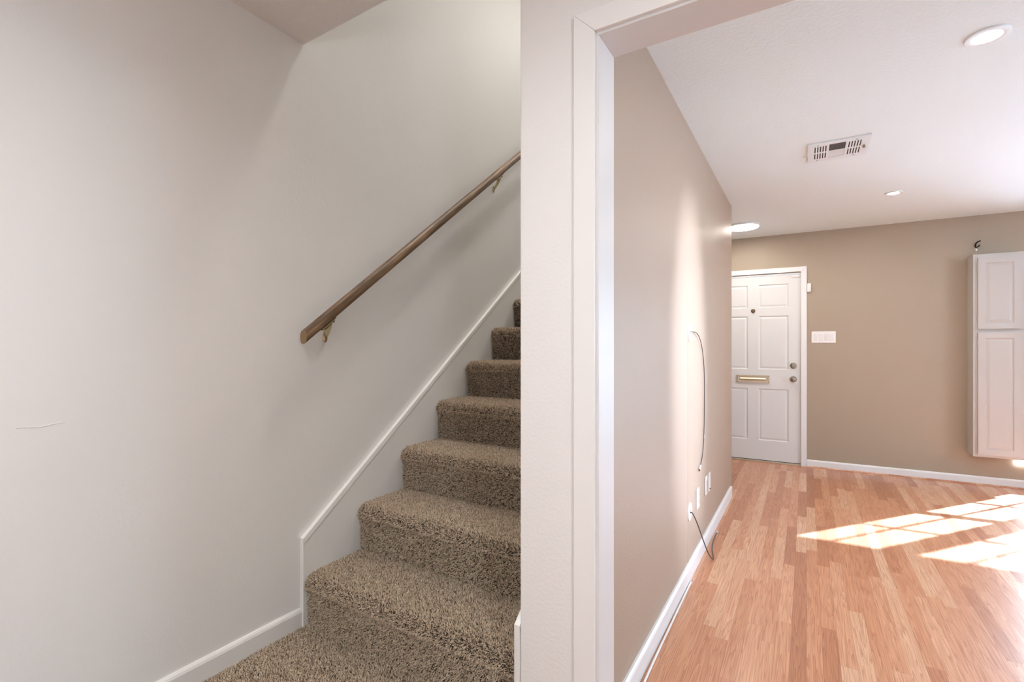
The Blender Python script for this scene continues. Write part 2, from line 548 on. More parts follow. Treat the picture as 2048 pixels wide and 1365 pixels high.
# ---- patio outside, unseen, added to bounce daylight onto the ceiling
bm = BM(); box(bm, -6, 14, 6.35, 22, -0.3, -0.2); box(bm, 4.2, 14, -6, 6.35, -0.3, -0.2)
structure(link('floor_bounce', bm, 'bounce_ground', kind='structure'), 'pale patio outside the windows', 'ground')

# ================================================================== TRIM
def base_profile(h=0.088, t=0.014):
    return [(0, 0), (t, 0), (t, h - 0.014), (t - 0.003, h - 0.006), (t - 0.008, h), (0, h)]

bm = BM()                                        # far wall, from the door casing to the right
pts = [(-p[0], p[1]) for p in base_profile(0.076)]
prism(bm, pts, 0, 0.004, 4.0)
structure(link('baseboard_far', bm, 'trim', loc=FW(0, 0, 0), rotz=FA, kind='structure'), 'white baseboard along the tan far wall', 'baseboard')
bm = BM()                                        # stained quarter round under it
prism(bm, [(-0.014, 0), (-0.026, 0), (-0.025, 0.006), (-0.021, 0.011), (-0.014, 0.012)], 0, 0.004, 4.0)
structure(link('trim_1', bm, 'oak', loc=FW(0, 0, 0), rotz=FA, kind='structure'), 'thin oak quarter round below the far baseboard', 'trim')
bm = BM()
prism(bm, [(-0.549 + p[0], p[1]) for p in base_profile(0.088, 0.016)], 1, 1.27, 4.462)
box(bm, -0.65, -0.533, 4.453, 4.467, 0, 0.085, 0.002)
structure(link('baseboard_beige', bm, 'trim', kind='structure'), 'white baseboard along the long beige wall', 'baseboard')
bm = BM()
prism(bm, [(-1.711 + p[0], LAND + p[1]) for p in base_profile(0.074, 0.014)], 1, 0.15, 1.226)
structure(link('baseboard_left', bm, 'white_wall', kind='structure'), 'off-white baseboard beside the carpeted landing', 'baseboard')

# ---- cased opening
bm = BM()
# casing legs and head, mitred
cw = 0.056
x0, zt = -0.444, 2.029
def casing_piece(bm, pts, y0=1.130, y1=1.1445):
    prism(bm, pts, 1, y0, y1)
casing_piece(bm, [(x0 - cw, 0), (x0, 0), (x0, zt), (x0 - cw, zt + cw)])
casing_piece(bm, [(x0 - cw, zt + cw), (x0 + 0.0004, zt), (1.29, zt), (1.29 + cw, zt + cw)])
casing_piece(bm, [(1.29, 0), (1.29 + cw, 0), (1.29 + cw, zt + cw), (1.29, zt)])
es = [e for e in bm.edges]
bmesh.ops.bevel(bm, geom=es, offset=0.0018, segments=2, profile=0.5, affect='EDGES', clamp_overlap=True)
structure(link('trim_2', bm, 'trim', kind='structure'), 'flat white casing around the wide opening', 'casing')
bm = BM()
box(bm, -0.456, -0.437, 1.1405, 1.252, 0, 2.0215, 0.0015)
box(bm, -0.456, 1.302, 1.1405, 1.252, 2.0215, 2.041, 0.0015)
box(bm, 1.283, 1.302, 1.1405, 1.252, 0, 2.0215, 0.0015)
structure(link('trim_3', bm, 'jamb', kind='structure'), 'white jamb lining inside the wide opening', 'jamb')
bm = BM()
box(bm, -0.549, -0.4545, 1.2501, 1.2566, 0, H)
structure(link('wall_return', bm, 'beige_wall', kind='structure'), 'narrow beige wall return behind the jamb', 'wall')

# ================================================================== FRONT DOOR
door = thing('door_1', 'white six-panel front door in the tan far wall', 'door', FW(0, 0, 0), FA, kind='structure')
DL, DR, DT = -0.955, -0.050, 2.024
def panel_door(bm, x0, x1, z0, z1, yf, th, panels, rec=0.011, field=0.004, bev=0.012, slope=0.03):
    """front face at y=yf facing -y; panels = rects; each is a raised field in a recess"""
    xs = sorted({x0, x1} | {v for p in panels for v in p[:2]})
    zs = sorted({z0, z1} | {v for p in panels for v in p[2:]})
    def inp(a, b, c, d):
        return any(p[0] <= a + 1e-6 and b <= p[1] + 1e-6 and p[2] <= c + 1e-6 and d <= p[3] + 1e-6 for p in panels)
    for i in range(len(xs) - 1):
        for j in range(len(zs) - 1):
            if not inp(xs[i], xs[i + 1], zs[j], zs[j + 1]):
                v = [bm.verts.new((a, yf, c)) for a, c in ((xs[i], zs[j]), (xs[i + 1], zs[j]), (xs[i + 1], zs[j + 1]), (xs[i], zs[j + 1]))]
                bm.faces.new(v)
    for (a, b, c, d) in panels:
        loops = []
        for ins, dep in ((0, 0), (0.003, 0.002), (bev, rec), (bev + 0.008, rec), (bev + 0.008 + slope, field), (bev + 0.010 + slope, field)):
            loops.append([bm.verts.new(p) for p in ((a + ins, yf + dep, c + ins), (b - ins, yf + dep, c + ins), (b - ins, yf + dep, d - ins), (a + ins, yf + dep, d - ins))])
        for A, B in zip(loops, loops[1:]):
            for k in range(4):
                bm.faces.new((A[k], A[(k + 1) % 4], B[(k + 1) % 4], B[k]))
        bm.faces.new(loops[-1])
    # sides and back
    q = [(x0, z0), (x1, z0), (x1, z1), (x0, z1)]
    f = [bm.verts.new((a, yf, c)) for a, c in q]; g = [bm.verts.new((a, yf + th, c)) for a, c in q]
    for k in range(4):
        bm.faces.new((f[(k + 1) % 4], f[k], g[k], g[(k + 1) % 4]))
    bm.faces.new(g[::-1])
    bmesh.ops.remove_doubles(bm, verts=bm.verts[:], dist=1e-5)
    bmesh.ops.recalc_face_normals(bm, faces=bm.faces[:])
pans = []
for a, b in ((-0.164 - 0.285, -0.164), (-0.84, -0.555)):
    for c, d in ((1.68, 1.93), (1.01, 1.59), (0.235, 0.80)):
        pans.append((a, b, c, d))
bm = BM(); panel_door(bm, DL, DR, 0.022, DT - 0.0, 0.010, 0.044, pans, rec=0.009, field=0.004, bev=0.007, slope=0.014)
link('door_leaf', bm, 'door', door)
bm = BM()
c = 0.052
prism(bm, [(DR, 0), (DR + c, 0), (DR + c, 2.098), (DR, 2.046)], 1, -0.014, 0.0)
prism(bm, [(DL - c, 0), (DL, 0), (DL, 2.046), (DL - c, 2.098)], 1, -0.014, 0.0)
prism(bm, [(DL, 2.046), (DR, 2.046), (DR + c, 2.098), (DL - c, 2.098)], 1, -0.014, 0.0)
bmesh.ops.bevel(bm, geom=bm.edges[:], offset=0.002, segments=2, profile=.5, affect='EDGES', clamp_overlap=True)
link('door_casing', bm, 'trim', door)
bm = BM()
box(bm, DR, DR + 0.005, 0, 0.12, 0, 2.03); box(bm, DL - 0.01, DL, 0, 0.12, 0, 2.03); box(bm, DL - 0.01, DR + 0.005, 0, 0.12, 2.027, 2.047)
link('door_frame', bm, 'trim', door)
bm = BM(); box(bm, DL, DR, -0.004, 0.12, 0.0, 0.0145, 0.003)
link('threshold', bm, 'bright_brass', door)['label'] = 'pale brass threshold'
bm = BM(); box(bm, DL + 0.003, DR - 0.003, 0.012, 0.05, 0.0145, 0.022)
link('door_seal', bm, 'sealing', door)
def small(name, bm, m, label=None, parent=None, smooth=True):
    o = link(name, bm, m, parent or door, smooth=smooth)
    if label: o['label'] = label
    return o
kx = -0.119
bm = BM(); lathe(bm, [(0.0, 0.0), (0.031, 0.0), (0.032, -0.003), (0.027, -0.009), (0.013, -0.012), (0.012, -0.03), (0.020, -0.036), (0.0275, -0.046), (0.0285, -0.055), (0.024, -0.063), (0.012, -0.067), (0, -0.068)], 28, (kx, 0.010, 0.911), 'y')
small('door_handle', bm, 'pewter', 'round aged pewter door knob')
bm = BM(); lathe(bm, [(0, 0), (0.030, 0), (0.031, -0.004), (0.027, -0.010), (0.019, -0.013), (0.018, -0.019), (0, -0.020)], 28, (kx, 0.010, 1.054), 'y')
db = small('deadbolt', bm, 'pewter', 'round aged pewter deadbolt')
bm = BM(); box(bm, kx - 0.004, kx + 0.004, -0.028, -0.009, 1.042, 1.066, 0.002)
small('thumb_turn', bm, 'pewter', parent=db)
bm = BM(); lathe(bm, [(0, 0), (0.022, 0), (0.022, -0.003), (0.015, -0.008), (0.014, -0.018), (0.009, -0.022), (0, -0.022)], 24, (-0.502, 0.010, 1.648), 'y')
small('peephole', bm, 'dark_brass', 'round brass door viewer')
# mail slot
mz0, mz1, mx0, mx1 = 0.858, 0.944, -0.669, -0.343
bm = BM(); panel_door(bm, mx0, mx1, mz0, mz1, -0.002, 0.012, [(mx0 + 0.022, mx1 - 0.022, mz0 + 0.018, mz1 - 0.018)], rec=0.004, field=-0.006, bev=0.003, slope=0.012)
ms = small('mail_slot', bm, 'bright_brass', 'pale brass mail slot', smooth=False)
bm = BM(); box(bm, mx0 + 0.04, mx1 - 0.04, -0.011, -0.004, 0.897, 0.903, 0.002)
small('flap_ridge', bm, 'bright_brass', parent=ms)
for sx in (mx0 + 0.010, mx1 - 0.010):
    for sz in (mz0 + 0.010, mz1 - 0.010):
        bm = BM(); lathe(bm, [(0, 0), (0.0045, 0), (0.004, -0.002), (0, -0.0028)], 12, (sx, -0.002, sz), 'y')
        small('screw', bm, 'dark_brass', parent=ms)
for z in (0.90, 1.054):
    bm = BM(); box(bm, DR - 0.0, DR + 0.003, -0.001, 0.0095, z - 0.02, z + 0.02)
    small('strike_plate', bm, 'dark_brass', 'dark strike plate', smooth=False)
# alarm contact on the top corner of the door
t = thing('alarm_contact', 'small white alarm magnet at the top corner of the front door', 'sensor', FW(-0.100, 0.010, 2.003), FA)
bm = BM(); box(bm, -0.036, 0.036, -0.012, 0, -0.012, 0.012, 0.002)
small('magnet_housing', bm, 'plastic', parent=t)
bm = BM(); box(bm, -0.030, 0.030, -0.0275, -0.0245, 0.046, 0.056, 0.0006)
small('reed_switch', bm, 'plastic', parent=t)
t = thing('door_chime', 'small white chime box on the wall beside the door casing', 'chime', FW(0.022, 0, 1.872), FA)
bm = BM(); box(bm, -0.0175, 0.0175, -0.022, 0, -0.043, 0.043, 0.003)
small('chime_case', bm, 'plastic', parent=t)
bm = BM(); tube(bm, [Vector((-0.002, -0.004, 0.043)), Vector((-0.004, -0.004, 0.06)), Vector((-0.006, -0.004, 0.075))], 0.0012, 6)
small('wire', bm, 'plastic', parent=t)

# ================================================================== LIGHT SWITCH
sw = thing('light_switch', 'wide white four-rocker switch plate on the tan wall', 'light switch', FW(0.150, 0, 1.354), FA)
bm = BM(); box(bm, -0.106, 0.106, -0.007, 0, -0.060, 0.060, 0.004)
o = link('switch_plate', bm, 'plastic', sw)
for i in range(4):
    xc = -0.069 + i * 0.046
    bm = BM(); box(bm, xc - 0.0165, xc + 0.0165, -0.0085, -0.006, -0.033, 0.033, 0.001)
    prism(bm, [(-0.0085, -0.031), (-0.012, -0.031), (-0.0085, 0.031)] if i % 2 else [(-0.0085, -0.031), (-0.0085, 0.031), (-0.012, 0.031)], 0, xc - 0.0145, xc + 0.0145)
    link('rocker', bm, 'rocker', sw)

# ================================================================== WALL CABINET
CX0, CX1, CZ0, CZ1, CD = 1.268, 1.606, 0.282, 2.072, 0.16
cab = thing('wall_cabinet', 'tall white wall-hung cabinet with two raised-panel doors', 'cabinet', FW(0, 0, 0), FA)
bm = BM()
box(bm, CX0, CX1, -CD + 0.019, 0, CZ0, CZ1, 0.001)
box(bm, CX0 + 0.0, CX1, -CD, -CD + 0.0189, CZ0 - 0.004, CZ1 + 0.004, 0.002)
link('cabinet_body', bm, 'cabinet', cab)
for (z0, z1) in ((1.412, 2.045), (0.300, 1.382)):
    bm = BM()
    a, b = CX0 + 0.030, CX1 - 0.030
    panel_door(bm, a, b, z0, z1, -CD - 0.019, 0.0185, [(a + 0.045, b - 0.045, z0 + 0.050, z1 - 0.050)], rec=0.007, field=0.002, bev=0.008, slope=0.015)
    link('cabinet_door', bm, 'cabinet', cab)
for z in (1.95, 1.5, 1.28, 0.42):
    bm = BM()
    tube(bm, [Vector((CX0 + 0.026, -CD - 0.006, z - 0.025)), Vector((CX0 + 0.026, -CD - 0.006, z + 0.025))], 0.0045, 10)
    link('hinge', bm, 'cabinet', cab, smooth=True)
lb = thing('light_bar', 'glowing white light bar under the wall cabinet', 'light bar', FW(1.619, 0, 0.227), FA)
bm = BM(); box(bm, -0.032, 0.03, -0.016, 0, -0.020, 0.020, 0.004)
link('lens', bm, 'lamp_bar', lb)
bm = BM(); box(bm, -0.030, 0.028, -0.010, 0, 0.020, 0.026, 0.002)
link('housing', bm, 'plastic', lb)
bm = BM(); box(bm, 0.00, 0.006, -0.004, 0, 0.026, 0.056)
link('cord', bm, 'plastic', lb)

# hook above the cabinet
hk = thing('wall_hook', 'dark curled metal hook on the wall above the cabinet', 'hook', FW(1.325, 0, 2.155), FA)
bm = BM(); lathe(bm, [(0, 0), (0.013, 0), (0.013, -0.003), (0.009, -0.005), (0, -0.005)], 20, (0, 0, -0.012), 'y', sx=0.9)
box(bm, -0.008, 0.008, -0.004, 0, -0.026, 0.03, 0.0015)
link('hook_plate', bm, 'pewter', hk, smooth=True)
bm = BM()
tube(bm, smooth_path([(0.0, -0.002, 0.008), (0.004, -0.014, 0.006), (0.012, -0.026, 0.012), (0.019, -0.036, 0.020)], 6), 0.006, 10)
tube(bm, smooth_path([(0.0, -0.002, 0.010), (-0.004, -0.012, 0.020), (-0.004, -0.022, 0.038), (0.006, -0.034, 0.052), (0.024, -0.045, 0.060)], 6), 0.0062, 10)
link('hook_arm', bm, 'dark_metal', hk, smooth=True)

# ================================================================== CEILING FIXTURES
def downlight(loc, r, label, energy, lens='lamp'):
    t = thing('recessed_light', label, 'ceiling light', loc, 0, 'recessed ceiling lights')
    k = r
    bm = BM()
    lathe(bm, [(0.655 * k, -0.0015), (0.67 * k, -0.006), (0.73 * k, -0.0075), (0.975 * k, -0.0065), (k, -0.0045), (k, 0.0), (0.655 * k, 0.0)], 48)
    link('trim_ring', bm, 'fixture', t, smooth=True)
    bm = BM(); lathe(bm, [(0.0, -0.0035), (0.60 * k, -0.0035), (0.66 * k, -0.003), (0.66 * k, -0.0005), (0, -0.0005)], 48)
    link('lens', bm, lens, t, smooth=True)
    light('downlight_lamp', 'AREA', (loc[0], loc[1], loc[2] - 0.009), energy, (1, 0.95, 0.88), shape='DISK', size=1.3 * k)
    return t
d1 = downlight((0.597, 2.562, H), 0.067, 'round recessed light nearest the camera, right of the vent', 9)
bm = BM(); box(bm, -0.018, 0.004, 0.036, 0.040, -0.0065, -0.0036, 0.001)
o = link('clip', bm, 'plastic', d1)
downlight((0.581, 4.80, H), 0.058, 'smaller round recessed light beyond the vent near the far wall', 9)
t = thing('flush_light', 'flat round disc light on the ceiling beside the front door', 'ceiling light', (-0.536, 5.34, H))
bm = BM(); lathe(bm, [(0, 0), (0.150, 0), (0.150, -0.010), (0.146, -0.016), (0.136, -0.018), (0.136, -0.014), (0, -0.014)], 56)
link('trim_ring', bm, 'fixture', t, smooth=True)
bm = BM(); lathe(bm, [(0.135, -0.0142), (0.135, -0.022), (0.128, -0.026), (0, -0.028)], 56)
link('lens', bm, 'lamp', t, smooth=True)
light('disc_lamp', 'AREA', (-0.536, 5.34, H - 0.032), 8, (1, 0.93, 0.82), shape='DISK', size=0.26)

# ceiling register
vx0, vx1, vy0, vy1 = 0.006, 0.316, 3.392, 3.724
vt = thing('ceiling_vent', 'white stamped ceiling air register with louvred ends', 'vent', (vx0, vy0, H))
VW, VD = vx1 - vx0, vy1 - vy0
def plate_with_holes(bm, X, Y, holes, z0, z1, m=0):
    xs = sorted({0, X} | {v for h in holes for v in h[:2]}); ys = sorted({0, Y} | {v for h in holes for v in h[2:]})
    for i in range(len(xs) - 1):
        for j in range(len(ys) - 1):
            if any(h[0] <= xs[i] + 1e-7 and xs[i + 1] <= h[1] + 1e-7 and h[2] <= ys[j] + 1e-7 and ys[j + 1] <= h[3] + 1e-7 for h in holes):
                continue
            box(bm, xs[i], xs[i + 1], ys[j], ys[j + 1], z0, z1)
    bmesh.ops.remove_doubles(bm, verts=bm.verts[:], dist=1e-6)
holes = []
sl = 0.0062
for side in (0, 1):
    bx = VW * (0.115 if side == 0 else 0.665)
    for i in range(5):
        a = bx + i * VW * 0.0445
        holes.append((a, a + sl, VD * 0.17, VD * 0.47)); holes.append((a, a + sl, VD * 0.53, VD * 0.83))
holes.append((VW * 0.355, VW * 0.62, VD * 0.14, VD * 0.48))
holes.append((VW * 0.355, VW * 0.62, VD * 0.54, VD * 0.84))
bm = BM(); plate_with_holes(bm, VW, VD, holes, -0.008, -0.0055)
box(bm, 0.001, 0.003, 0.001, VD - 0.001, -0.0055, 0); box(bm, VW - 0.003, VW - 0.001, 0.001, VD - 0.001, -0.0055, 0)
box(bm, 0.003, VW - 0.003, 0.001, 0.003, -0.0055, 0); box(bm, 0.003, VW - 0.003, VD - 0.003, VD - 0.001, -0.0055, 0)
link('vent_face', bm, 'vent', vt)
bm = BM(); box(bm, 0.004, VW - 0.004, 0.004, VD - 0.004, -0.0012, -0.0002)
link('duct_shade', bm, 'void', vt)  # flat dark sheet stands in for the shade behind the vent face
bm = BM()
for i in range(7):                       # angled centre louvres
    y = VD * 0.15 + i * VD * 0.047
    prism(bm, [(y, -0.0054), (y + 0.003, -0.0054), (y + 0.013, -0.0022), (y + 0.010, -0.0022)], 0, VW * 0.355, VW * 0.62)
link('louvre', bm, 'damper', vt)
bm = BM()
for i in range(7):
    y = VD * 0.545 + i * VD * 0.043
    prism(bm, [(y + 0.010, -0.0054), (y + 0.013, -0.0054), (y + 0.003, -0.0022), (y, -0.0022)], 0, VW * 0.355, VW * 0.62)
link('louvre', bm, 'vent', vt)
bm = BM(); box(bm, VW * 0.905, VW * 0.925, VD * 0.42, VD * 0.60, -0.0115, -0.008, 0.001)
box(bm, VW * 0.90, VW * 0.94, VD * 0.48, VD * 0.53, -0.018, -0.008, 0.001)
link('damper_lever', bm, 'pewter', vt)
for (a, b) in ((0.17, 0.10), (0.17, 0.90), (0.78, 0.10), (0.78, 0.90)):
    bm = BM(); lathe(bm, [(0.004, -0.008), (0.0035, -0.0098), (0, -0.0105)], 12, (VW * a, VD * b, 0))
    link('screw', bm, 'pewter', vt, smooth=True)

# ================================================================== THINGS ON THE BEIGE WALL
XW = -0.549
def oval_plate(name, y, z, ry, rz, label):
    t = thing(name, label, 'wall plate', (XW, y, z), 0, 'round cable pass plates')
    bm = BM(); lathe(bm, [(0.3, 0), (1.0, 0), (1.0, 0.0045), (0.93, 0.0065), (0.35, 0.0070), (0.30, 0.003)], 40, (0, 0, 0), 'x', sx=ry, sy=rz)
    link('plate_ring', bm, 'plastic', t, smooth=True)
    bm = BM(); lathe(bm, [(0, 0.003), (0.31, 0.003), (0.31, 0.001), (0, 0.001)], 24, (0, 0, 0), 'x', sx=ry, sy=rz)
    link('grommet', bm, 'damper', t, smooth=True)
    return t
oval_plate('cable_plate', 2.795, 1.333, 0.047, 0.052, 'upper round white cable plate on the beige wall')
oval_plate('cable_plate', 2.797, 0.352, 0.048, 0.050, 'lower round white cable plate just above the baseboard')

# long cable hanging from the upper plate
cb = thing('hanging_cable', 'thin dark cable drooping from the upper wall plate', 'cable', (XW, 2.80, 1.335))
def rel(pts, o): return [(a - o[0], b - o[1], c - o[2]) for a, b, c in pts]
pts = rel([(XW + 0.003, 2.80, 1.335), (-0.537, 2.85, 1.337), (-0.536, 2.93, 1.333), (-0.537, 3.03, 1.305), (-0.539, 3.12, 1.245), (-0.541, 3.19, 1.145), (-0.542, 3.215, 1.03), (-0.5435, 3.222, 0.90), (-0.5435, 3.215, 0.76), (-0.5435, 3.195, 0.655), (-0.5435, 3.145, 0.580), (-0.542, 3.085, 0.548)], (XW, 2.80, 1.335))
bm = BM(); tube(bm, smooth_path(pts, 8), 0.0023, 10)
link('cord', bm, 'grey_cable', cb, smooth=True)
p0 = Vector(pts[-1]); dirv = (Vector(pts[-1]) - Vector(pts[-2])).normalized()
bm = BM(); tube(bm, [p0, p0 + dirv * 0.012, p0 + dirv * 0.013, p0 + dirv * 0.04], 0.004, 12, rfun=lambda t: 0.0035 if t < 0.2 else 0.0055)
cn = link('connector', bm, 'plastic', cb, smooth=True); cn['label'] = 'white plug end'
bm = BM(); tube(bm, [p0 + dirv * 0.040, p0 + dirv * 0.052], 0.0036, 12)
link('tip', bm, 'dark_metal', cn, smooth=True)
i = 6
bm = BM(); tube(bm, [Vector((0.0055, 0.413, -0.625)), Vector((0.0055, 0.408, -0.645))], 0.0036, 10)
o = link('splice', bm, 'plastic', cb, smooth=True); o['label'] = 'white sleeve on the cable'

# cable from the lower plate down onto the floor
cb2 = thing('floor_cable', 'short dark cable from the lower plate resting on the oak floor', 'cable', (XW, 2.795, 0.345))
pts = rel([(XW + 0.003, 2.795, 0.348), (-0.532, 2.80, 0.343), (-0.515, 2.85, 0.27), (-0.50, 2.93, 0.16), (-0.485, 3.01, 0.06), (-0.4735, 3.065, 0.012), (-0.4705, 3.085, 0.0045), (-0.473, 3.105, 0.0040), (-0.486, 3.165, 0.0045), (-0.499, 3.225, 0.005), (-0.5115, 3.33, 0.008), (-0.515, 3.43, 0.010), (-0.512, 3.49, 0.014)], (XW, 2.795, 0.345))
bm = BM(); tube(bm, smooth_path(pts, 8), 0.0032, 10)
link('cord', bm, 'black_cable', cb2, smooth=True)
p0 = Vector(pts[-1]); dirv = (Vector(pts[-1]) - Vector(pts[-2])).normalized()
bm = BM(); tube(bm, [p0, p0 + dirv * 0.014, p0 + dirv * 0.015, p0 + dirv * 0.032], 0.005, 12, rfun=lambda t: 0.0045 if t < .4 else 0.0065)
o = link('connector', bm, 'chrome', cb2, smooth=True); o['label'] = 'nickel screw-on connector'

# outlets
def wall_plate(y, z, w, h, label, kind):
    t = thing('wall_outlet', label, 'outlet', (XW, y, z), 0, 'white plates low on the beige wall')
    bm = BM(); box(bm, 0, 0.006, -w / 2, w / 2, -h / 2, h / 2, 0.003)
    link('cover_plate', bm, 'plastic', t)
    if kind == 'duplex':
        for s in (-1, 1):
            bm = BM(); lathe(bm, [(0.0, 0.0078), (0.0145, 0.0078), (0.0165, 0.0060)], 24, (0, 0, s * 0.0205), 'x')
            r = link('socket', bm, 'rocker', t, smooth=True)
            bm = BM()
            for q in (-0.006, 0.006):
                box(bm, 0.0078, 0.0081, q - 0.001, q + 0.001, s * 0.0205 - 0.002, s * 0.0205 + 0.007)
            link('slot', bm, 'sealing', r)
        bm = BM(); lathe(bm, [(0.003, 0.006), (0.0025, 0.0073), (0, 0.0078)], 10, (0, 0, 0), 'x')
        link('screw', bm, 'plastic', t, smooth=True)
    elif kind == 'jack':
        bm = BM(); lathe(bm, [(0.0055, 0.006), (0.0055, 0.010), (0.0045, 0.010), (0.0045, 0.014), (0, 0.014)], 14, (0, 0, -h * 0.36), 'x')
        link('jack', bm, 'pewter', t, smooth=True)
        for s in (-1, 1):
            bm = BM(); lathe(bm, [(0.003, 0.006), (0.0025, 0.0073), (0, 0.0078)], 10, (0, 0, s * 0.042), 'x')
            link('screw', bm, 'plastic', t, smooth=True)
    else:
        bm = BM(); box(bm, 0.006, 0.0085, -0.017, 0.017, -0.034, 0.034, 0.001)
        link('insert', bm, 'rocker', t)
    return t
wall_plate(3.022, 0.366, 0.074, 0.118, 'white outlet plate nearest the round lower cable plate', 'duplex')
wall_plate(3.300, 0.374, 0.070, 0.116, 'white plate in the middle of the three low wall plates', 'insert')
wall_plate(3.412, 0.370, 0.078, 0.118, 'white plate with a small jack, farthest along the beige wall', 'jack')

# white coax lying along the baseboard
wc = thing('coaxial_cable', 'white coaxial cable lying on the floor along the beige wall', 'cable', (-0.52, 1.3, 0))
bm = BM()
pts = [(-0.505, 1.27, 0.0045), (-0.509, 1.5, 0.0045), (-0.516, 1.75, 0.0045), (-0.521, 2.0, 0.0045), (-0.523, 2.3, 0.0045), (-0.525, 2.55, 0.0045), (-0.526, 2.72, 0.0045)]
tube(bm, smooth_path(rel(pts, (-0.52, 1.3, 0)), 8), 0.0042, 10)
link('cord', bm, 'plastic', wc, smooth=True)
bm = BM(); tube(bm, [Vector((-0.006, 1.42, 0.0048)), Vector((-0.006, 1.445, 0.0048))], 0.0046, 10)
link('cable_end', bm, 'chrome', wc, smooth=True)

# crumbs on the oak floor
def crumb(x, y, s, label):
    bm = BM()
    bmesh.ops.create_icosphere(bm, subdivisions=1, radius=1.0)
    for v in bm.verts:
        k = random.uniform(0.6, 1.2)
        v.co = Vector((v.co.x * s * k * 1.4, v.co.y * s * k, (v.co.z + 1) * s * 0.25 * k))
    o = link('debris', bm, 'dark_metal', loc=(x, y, 0.0003))
    tag(o, label, 'debris')
crumb(0.254, 2.150, 0.0045, 'small round dark speck on the oak floor')
crumb(0.828, 2.168, 0.0055, 'dark crumb on the oak floor at the right edge of the view')

# ================================================================== STAIRS
def ytilt(x): return -0.026 * (x + 1.711)
SX0, SX1 = -1.694, -0.678
st = thing('staircase', 'carpeted taupe staircase climbing between two white walls', 'staircase', (-1.711, 1.25, LAND))
stO = Vector((-1.711, 1.25, LAND))

def nose_profile(y0, z0, last=False, depth=None):
    """riser then tread, as (y, z) points, from riser foot to the back of the tread"""
    y0 -= 0.011; z0 += 0.003
    R = 0.042
    ov = 0.014
    zt = z0 + RISE
    pts = [(y0 + 0.012, z0 - 0.0), (y0 + 0.010, z0 + 0.03), (y0 + 0.009, z0 + 0.10), (y0 + 0.004, zt - 0.055)]
    cy, cz = y0 - ov + R + 0.008, zt - R - 0.008
    for k in range(0, 7):
        a = PI - k * PI / 2 / 6
        pts.append((cy + R * math.cos(a), cz + R * math.sin(a)))
    pts.append((y0 + 0.10, zt - 0.006)); pts.append((y0 + 0.18, zt - 0.006))
    pts.append((y0 + (depth or RUN) + 0.02, zt - 0.006))
    return pts

def pile_on(o, density, length=0.0058, seed=0, radius=0.0017, rnd=0.0044):
    area = sum(p.area for p in o.data.polygons if p.material_index == 0)
    md = o.modifiers.new('pile', 'PARTICLE_SYSTEM')
    s = md.particle_system.settings
    md.particle_system.seed = seed
    s.type = 'HAIR'
    s.count = int(area * density)
    s.hair_step = 2
    s.render_step = 2
    s.display_step = 2
    s.use_advanced_hair = True
    s.hair_length = length
    s.emit_from = 'FACE'
    s.distribution = 'RAND'
    s.use_emit_random = True
    s.brownian_factor = 0.0
    s.factor_random = rnd / 4.17
    s.object_align_factor = (0, 0, 0)
    s.normal_factor = length / 4.17
    s.root_radius = 1.0
    s.tip_radius = 0.95
    s.radius_scale = radius
    s.use_close_tip = False
    s.material = 2
    o.data.materials.append(M['pile'])
    return md

from mathutils import noise
def lump(p):                                  # tufts bunch up a little
    q = Vector(p)
    return 0.0022 * noise.noise(q * 34.0) + 0.0018 * noise.noise(q * 75.0)

def densify(pts, step=0.012):
    out = [pts[0]]
    for a, b in zip(pts, pts[1:]):
        n = max(1, int(math.hypot(b[0] - a[0], b[1] - a[1]) / step))
        out += [(a[0] + (b[0] - a[0]) * k / n, a[1] + (b[1] - a[1]) * k / n) for k in range(1, n + 1)]
    return out

def sheet(pts, x0, x1, nx=84):
    bm = BM()
    rows = []
    for (y, z) in pts:
        rows.append([bm.verts.new(Vector((x, y + ytilt(x), z)) - stO) for x in [x0 + (x1 - x0) * i / nx for i in range(nx + 1)]])
    for a, b in zip(rows, rows[1:]):
        for i in range(nx):
            bm.faces.new((a[i], a[i + 1], b[i + 1], b[i]))
    bm.normal_update()
    for v in bm.verts:
        v.co += v.normal * lump(v.co + stO)
    return bm

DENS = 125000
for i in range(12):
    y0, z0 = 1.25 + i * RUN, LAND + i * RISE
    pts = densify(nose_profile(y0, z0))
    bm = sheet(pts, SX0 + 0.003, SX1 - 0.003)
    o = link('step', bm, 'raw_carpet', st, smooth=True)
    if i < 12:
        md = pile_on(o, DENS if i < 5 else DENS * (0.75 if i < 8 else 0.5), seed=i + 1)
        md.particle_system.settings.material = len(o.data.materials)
# solid core under the carpet
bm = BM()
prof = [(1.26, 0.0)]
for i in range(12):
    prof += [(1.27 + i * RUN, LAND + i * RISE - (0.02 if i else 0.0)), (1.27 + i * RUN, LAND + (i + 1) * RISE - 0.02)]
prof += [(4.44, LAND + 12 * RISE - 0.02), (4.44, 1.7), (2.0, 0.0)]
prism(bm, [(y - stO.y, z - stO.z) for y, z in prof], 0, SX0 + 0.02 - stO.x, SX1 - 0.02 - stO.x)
link('stair_core', bm, 'raw_carpet', st)

